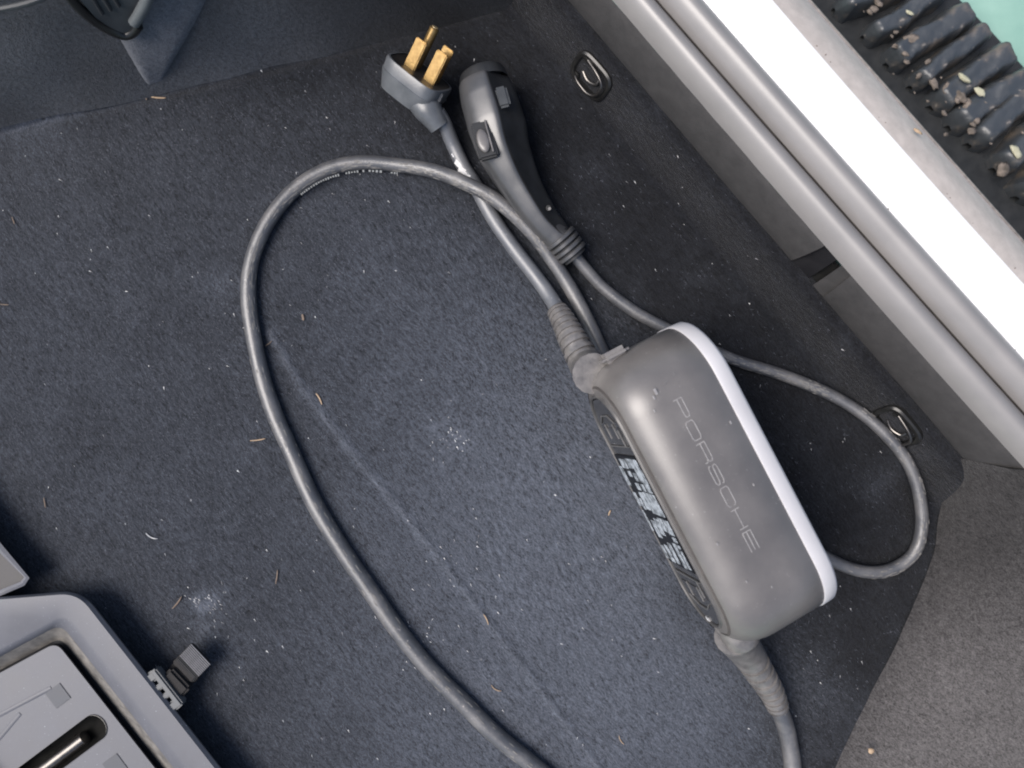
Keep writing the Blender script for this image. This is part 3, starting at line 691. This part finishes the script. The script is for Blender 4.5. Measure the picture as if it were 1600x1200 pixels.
p1 = prong(-.0075, -.005, .0225, .0050, .0016); p2 = prong(.0115, -.004, .0245, .0050, .0016)
p3 = prong(-.0080, .0070, .0325, .0038, .0038, True); p4 = prong(.0102, .0062, .0270, .0048, .0014)
MB().tube([F_(-.0080, .0070, .0326), F_(-.0080, .0070, .0331)], .0026, 14).obj('prong_tip', M['brass_tip'], p3)

# car connector handle
hp = [(757, 130, .030), (764, 155, .031), (776, 195, .032), (788, 238, .030), (812, 288, .026), (843, 337, .021), (866, 364, .018), (876, 376, .0165)]
hw = [.0205, .0225, .0232, .0205, .0158, .0128, .0118, .0115]; hh = [.021, .0250, .0260, .0230, .0185, .0155, .0135, .0125]
HPc = [Vector(p) for p in catmull([P(*q) for q in hp], 10)]
def interp(arr, t): return float(np.interp(t*(len(arr)-1), range(len(arr)), arr))
HSEC = [(-.55, -.9), (-.92, -.55), (-1.0, 0), (-.97, .35), (-.86, .62), (-.70, .78), (-.45, .90), (-.15, .99), (.02, 1.0), (.12, .93), (.30, .72), (.55, .44), (.80, .20), (.95, .02), (1.0, -.25), (.92, -.6), (.55, -.9), (0, -1)]
HSEC = [tuple(q) for q in catmull(HSEC+HSEC[:1], 3)][:-1]
def hsect(t):
    a_, b_ = interp(hw, t), interp(hh, t); k = smooth(t, .75, 1); n_ = len(HSEC)
    return [(-a_*((1-k)*x+k*math.cos(-math.pi*.68-2*math.pi*i/n_)), b_*((1-k)*y+k*math.sin(-math.pi*.68-2*math.pi*i/n_))) for i, (x, y) in enumerate(HSEC)]
hd = MB().tube(HPc, .01, sect=hsect).obj('connector_handle', M['handle'], ch, smooth_angle=50)
def csect(t):
    q = hsect(min(1, t*.92)); n_ = len(q)
    return [(x*1.012-.0001, y*1.012+.0001) for x, y in q[27:46]]
rows = []; Nh = len(HPc); up = Vector((0, 0, 1)); prev = None
for i, p in enumerate(HPc[:int(Nh*.93)]):
    t = (HPc[min(i+1, Nh-1)]-HPc[max(i-1, 0)]).normalized()
    side = t.cross(up).normalized() if prev is None else (prev-t*prev.dot(t)).normalized()
    prev = side; u = side.cross(t).normalized()
    rows.append([p+side*a_+u*b_ for a_, b_ in csect(i/(Nh-1))])
MB().loft(rows[1:]).obj('side_cover', M['handle_dark'], hd, recalc=False, smooth_angle=60)
hdir = (HPc[3]-HPc[0]).normalized(); hs = hdir.cross(Z0).normalized()
HS = hs if hs.x > 0 else -hs
hn = HS.cross(hdir); hn = hn if hn.z > 0 else -hn
h0 = HPc[0]
def H(a_, s_, n_): return h0+hdir*a_+HS*s_+hn*n_
# nose: open socket collar with pins
nose = []
for a_, sc in ((.001, .96), (-.006, .92), (-.0085, .86), (-.0085, .74), (-.002, .70)):
    nose.append([H(a_, .0205*sc*math.cos(2*math.pi*k/28), .020*sc*math.sin(2*math.pi*k/28)) for k in range(28)])
MB().loft(nose, closed=True, cap1=True).obj('socket_collar', M['handle_dark'], hd)
for k, (s_, n_) in enumerate(((-.006, .006), (.006, .006), (0, -.004), (-.009, -.005), (.009, -.005))):
    MB().tube([H(-.002, s_, n_), H(-.0075, s_, n_)], .0022, 10).obj('socket_pin', M['chrome'], hd)
for (x, y, z) in ((736, 130, .0475), (750, 128, .051), (726, 141, .045), (762, 131, .050), (761, 142, .053)):
    MB().box(P(x, y, z), hdir*.0020, HS*.0009, hn*.0009, .4).obj('ridge', M['relief'], hd)
# side window cut dark, with small boss
MB().box(P(785, 152, .0530), hdir*.0085, HS*.0050, hn*.0016, .6).obj('latch_hook', M['latch_dark'], hd)
# release button in its slot
sl = P(757, 219, .0545)
MB().box(sl-hn*.001, hdir*.0150, HS*.0075, hn*.0030, .25).obj('button_well', M['handle_dark'], hd)
bt = P(755, 220, .0578)
bm_ = []
for a_, sc in ((0, 1), (.0010, .96), (.0018, .8), (.0021, .5)):
    bm_.append([bt+hdir*.0095*sc*math.cos(2*math.pi*k/20)+HS*.0048*sc*math.sin(2*math.pi*k/20)+hn*a_ for k in range(20)])
MB().loft(bm_, closed=True, cap1=True).obj('release_button', M['shell'], hd)
MB().box(P(764, 212, .0580), hdir*.0130, HS*.0006, hn*.0008, .3).obj('button_edge', M['relief'], hd)
for (x, y, z) in ((799, 236, .0465), (857, 325, .0345)):
    MB().tube([P(x, y, z-.004), P(x, y, z)], .0022, 12).obj('screw_hole', M['black'], hd)
    MB().tube([P(x+1.5, y+1, z-.004), P(x+1.5, y+1, z+.0006)], .0012, 10).obj('screw', M['relief'], hd)
# ribbed collar at the tail
tdir = (P(900, 402, .014)-P(866, 360, .019)).normalized()
q0 = P(870, 366, .0180)
for i in range(4):
    c_ = q0+tdir*(.0045+i*.0050); rr3 = .0140-.0003*i
    MB().tube([c_-tdir*.0019, c_-tdir*.0012, c_+tdir*.0012, c_+tdir*.0019], lambda t, r=rr3: r*(.93 if t in (0, 1) else 1), 20).obj('collar_rib', M['handle'], hd)
MB().tube([q0, q0+tdir*.024], .0105, 16).obj('collar_core', M['handle_dark'], hd)

# ------------------------------------------------------------------ grey plastic tray, lower left
tr = thing('tool_tray', P(120, 1050, 0), 'grey moulded plastic tray with recessed panel and long black slot, lower left corner', 'plastic tray')
E1 = (.617, .787); E2 = (-.88, .475)
def quad(tx, ty, r, z, e1=E1, e2=E2, l1=460, l2=360, n=6, pxr=True):
    """rounded quad ring in pixels from its corner (tx,ty)"""
    pts = [(tx, ty), (tx+e1[0]*l1, ty+e1[1]*l1), (tx+e1[0]*l1+e2[0]*l2, ty+e1[1]*l1+e2[1]*l2), (tx+e2[0]*l2, ty+e2[1]*l2)]
    out = []
    for i in range(4):
        p0 = np.array(pts[i-1]); p1 = np.array(pts[i]); p2 = np.array(pts[(i+1) % 4])
        d0 = (p0-p1)/np.linalg.norm(p0-p1); d1 = (p2-p1)/np.linalg.norm(p2-p1); a_ = p1+d0*r; b_ = p1+d1*r
        for k in range(n+1):
            t = k/n; q = (1-t)**2*a_+2*(1-t)*t*p1+t*t*b_; out.append(P(q[0], q[1], z))
    return out
EO = (-.995, .06)
def outer(r, z, off=0):
    pts = [(153+off, 920-off), (470+off, 1322), (120, 1600), (-260, 1400), (-260, 940-off)]
    return r
oq = lambda dx, dy, r, z: quad(127+dx, 921+dy, r, z, e2=(-.997, .08))
frame = MB().loft([oq(-14, 14, 34, 0.0), oq(1, 1, 34, .020), oq(0, 2, 32, .026), oq(-6, 6, 28, .029),
                   quad(104, 958, 20, .029), quad(99, 968, 20, .027), quad(95, 975, 19, .021)], closed=True).obj('frame', M['tray'], tr, smooth_angle=50)
MB().loft([quad(95, 975, 19, .0211), quad(98, 990, 18, .012), quad(95, 996, 16, .009)], closed=True).obj('slope', M['tray_edge'], tr)
MB().loft([quad(97, 991, 17, .0100), quad(91, 1004, 15, .005), quad(86, 1010, 15, .007)], closed=True).obj('groove', M['tray_dark'], tr)
# inner panel with slot hole
pz = .0165
outerl = quad(88, 1004, 16, pz); sd_ = (-.80, .60); sn = (.60, .80); hw_ = 21
sc0, sc1 = (148, 1137), (-30, 1270)
sl_px = []
for k in range(11):
    t = math.radians(-90+180*k/10); sl_px.append((sc0[0]-sd_[0]*hw_*math.cos(t)*.85+sn[0]*hw_*math.sin(t), sc0[1]-sd_[1]*hw_*math.cos(t)*.85+sn[1]*hw_*math.sin(t)))
for k in range(11):
    t = math.radians(90-180*k/10); sl_px.append((sc1[0]+sd_[0]*hw_*math.cos(t)+sn[0]*hw_*math.sin(t), sc1[1]+sd_[1]*hw_*math.cos(t)+sn[1]*hw_*math.sin(t)))
bm = bmesh.new(); e_all = []
for loop_ in (outerl, [P(x, y, pz) for x, y in sl_px]):
    vs = [bm.verts.new(p) for p in loop_]; e_all += [bm.edges.new((vs[i], vs[(i+1) % len(vs)])) for i in range(len(vs))]
bmesh.ops.triangle_fill(bm, use_beauty=True, use_dissolve=False, edges=e_all)
bm.verts.ensure_lookup_table(); bm.verts.index_update()
pv = [v.co.copy() for v in bm.verts]; pf = [[v.index for v in f.verts] for f in bm.faces]; bm.free()
mb = MB().add(pv, pf); mb.loft([outerl, quad(90, 1002, 16, .006)], closed=True)
ip = mb.obj('inner_panel', M['tray'], tr, sm=False)
slot = [P(x, y, pz) for x, y in sl_px]
cslot = sum(slot, Vector())/len(slot)
MB().loft([[p+(cslot-p)*-.012+Vector((0, 0, .0004)) for p in slot], [p+Vector((0, 0, .0012)) for p in slot], [p+Vector((0, 0, -.002)) for p in slot], [p+Vector((0, 0, -.014)) for p in slot]], closed=True, cap1=True).obj('slot', M['black'], ip, smooth_angle=None)
MB().tube([P(133, 1152, .0085), P(-40, 1282, .0085)], .0055, 14).obj('slot_rod', M['chrome'], ip)
for (x, y) in ((91, 1087), (180, 1197)):
    u_ = Vector((sd_[0], -sd_[1], 0)); v_ = Vector((sn[0], -sn[1], 0))
    MB().box(P(x, y, pz+.0002), u_*.0075, v_*.0078, Vector((0, 0, .0004)), .45).obj('pad', M['pad'], ip)
for (a_, b_) in (((-30, 1132), (84, 1072)), ((-30, 1190), (36, 1112)), ):
    MB().tube([P(a_[0], a_[1], pz-.0034), P(b_[0], b_[1], pz-.0034)], .0039, 24).obj('raised_rib', M['tray'], ip)
# darker lid piece in the corner with a pale rim
lid_o = [(-220, 560), (-8, 838), (46, 903), (38, 915), (-20, 940), (-220, 1010)]
lid_i = [(-230, 560), (-14, 850), (38, 902), (32, 909), (-26, 932), (-230, 1000)]
lo_ = [P(x, y, .024) for x, y in lid_o]; li_ = [P(x, y, .024) for x, y in lid_i]
MB().loft([[P(x-14, y-2, .004) for x, y in lid_o], lo_, [a_.lerp(b_, .5)+Vector((0, 0, .001)) for a_, b_ in zip(lo_, li_)], li_, [p-Vector((0, 0, .004)) for p in li_]], closed=True).obj('lid_rim', M['tray'], tr)
MB().add([p-Vector((0, 0, .0035)) for p in li_], [list(range(6))]).obj('lid', M['lid'], tr, sm=False)
# toothed clip beside the tray
ca_, cb_ = Vector(P(240, 1054, .022)), Vector(P(276, 1100, .022))
cdv = (cb_-ca_).normalized(); cnv = Vector((-cdv.y, cdv.x, 0)); cnv = cnv if cnv.x > 0 else -cnv
mb = MB().box((ca_+cb_)/2+cnv*.0040, cdv*.0185, cnv*.0028, Vector((0, 0, .005)), .25)
for t, hl in ((-.0145, .0052), (-.0045, .0030), (.0042, .0028), (.0145, .0050)):
    mb.box((ca_+cb_)/2+cdv*t-cnv*.0005, cdv*hl*.85, cnv*.0046, Vector((0, 0, .0047)), .2)
mb.obj('toothed_clip', M['clip'], tr)
# black ribbed strap stub standing on the carpet
stv = thing('ribbed_strap', P(295, 1045, 0), 'black strap stub with fine grey ribs standing on the carpet beside the tray clip', 'strap')
u_ = (P(326, 1039)-P(297, 1008)).normalized(); v_ = (P(260, 1046)-P(297, 1008)).normalized()
base_c = P(296, 1043, .012)
MB().box(P(287, 1052, .010), u_*.0118, v_*.0125, Vector((0, 0, .008)), .3).obj('block', M['web'], stv)
for i in range(13):
    f = i/12; c_ = P(312, 1024, .0208)+v_*(-.0010+i*.00165); c_.z -= .0025*f**2
    MB().tube([c_-u_*.0114, c_+u_*.0114], .00052, 8).obj('rib', M['rib_light'] if i < 9 else M['handle_dark'], stv)
MB().box(P(300, 1035, .0165), u_*.0114, v_*.0110, Vector((0, 0, .0025)), .2).obj('rib_bed', M['web'], stv)
MB().box(P(276, 1066, .0195), u_*.0116, v_*.0062, Vector((0, 0, .0035)), .3).obj('flap', M['web'], stv)

# ------------------------------------------------------------------ needles and chips, each a thing
def needle(px, py, ang, ln, wd, bend, mat, lab, name='dry_needle', cat='needle', grp='dry needles on the carpet'):
    c_ = P(px, py); z = fz(c_.x, c_.y); s_ = K*CAM_H; an = -math.radians(ang); pts = []
    bend *= .6; wd *= .8
    for k in range(9):
        t = k/8-.5; u = t*ln*s_; v = bend*ln*s_*(t*t*4-.5)
        x = c_.x+u*math.cos(an)-v*math.sin(an); y = c_.y+u*math.sin(an)+v*math.cos(an); pts.append(Vector((x, y, fz(x, y)+.0010+.0010*abs(t))))
    sect = lambda t: [(wd*s_*.5*(1-.5*abs(2*t-1)**3)*math.cos(q), .0004*math.sin(q)) for q in [2*math.pi*i/8 for i in range(8)]]
    return tag(MB().tube(pts, .001, sect=sect).obj(name, mat, smooth_angle=None), lab, cat, grp)
T, Bn, Wt = M['needle_tan'], M['needle_brown'], M['chalk']
needle(246, 152, 8, 28, 3.2, .04, T, 'bright tan dry needle below the wedge-shaped recess in the back wall')
needle(227, 151, 70, 10, 4, .0, Bn, 'short grey-brown chip just left of the bright tan needle', 'wood_chip', 'chip', 'small chips on the carpet')
needle(500, 623, 62, 20, 3.2, -.08, T, 'tan needle at the upper end of the pale carpet crease')
needle(404, 687, -8, 24, 2.4, .05, T, 'tan needle left of the cable loop, level with the box lettering')
needle(421, 537, -35, 14, 2.0, .05, Bn, 'thin brown needle inside the cable loop, just right of the cable bend')
needle(71, 785, 80, 16, 2.6, .05, Bn, 'short brown needle near the left edge, above the tray')
needle(433, 901, -82, 22, 2.8, .03, Bn, 'upright brown needle between the ribbed strap and the cable')
needle(278, 941, -52, 24, 3.2, .08, Bn, 'brown needle beside the white dust smudge near the tray')
needle(760, 966, 65, 18, 2.6, -.12, T, 'pale tan needle lying in the middle of the carpet crease')
needle(775, 1075, 30, 18, 2.0, .28, T, 'pale hooked needle near the bottom of the crease')
needle(238, 838, 25, 20, 1.8, .25, Wt, 'pale curled fibre above the tray corner', 'curled_fibre', 'fibre', 'pale fibres on the carpet')
needle(952, 801, -70, 9, 3.0, .0, T, 'tiny tan chip left of the charging unit', 'wood_chip', 'chip', 'small chips on the carpet')
needle(474, 496, 80, 10, 5, .0, Bn, 'small brownish chip inside the upper cable loop', 'wood_chip', 'chip', 'small chips on the carpet')
needle(970, 1155, 60, 16, 1.8, .2, T, 'thin curled tan needle between the two cable ends at the bottom')
needle(22, 345, 70, 12, 2.4, .05, Bn, 'faint brown needle at the left edge, far above the tray')
needle(8, 476, 5, 16, 2.0, .05, Bn, 'thin brown needle lying at the very left edge, level with the cable bend')
needle(915, 612, 0, 6, 3, 0, Wt, 'white flake left of the upper strain relief', 'flake', 'flake', 'white flakes on the carpet')
c_ = P(1361, 1173, .020)
tag(pebble(1361, 1173, .018, 5, 4, .3, None, 77, flat=.3).obj('wood_chip', M['needle_tan'], smooth_angle=None), 'tan wood chip on the side wall carpet at lower right', 'chip', 'small chips on the carpet')

tag(pebble(1434, 205, .080, 8, 3, .6, None, 55, flat=.2).obj('leaf_scrap', M['needle_tan'], smooth_angle=None), 'small tan leaf scrap on the outer slope of the white sill', 'leaf')
mg = MB()
for i in range(70):
    y = random.uniform(-10, 560); side = random.choice(('white0', 'white1')); a_, b_, c_ = LN[side]; x = a_+b_*y+c_*y*y+random.gauss(-3 if side == 'white0' else 5, 3)
    q = pebble(x, y, .0885 if side == 'white0' else .0865, random.uniform(.6, 1.8), random.uniform(.5, 1.2), random.uniform(0, 3), None, i+90, flat=.3); mg.add(q.v, q.f)
mg.obj('road_dust', M['grit'], sill, kind='stuff')
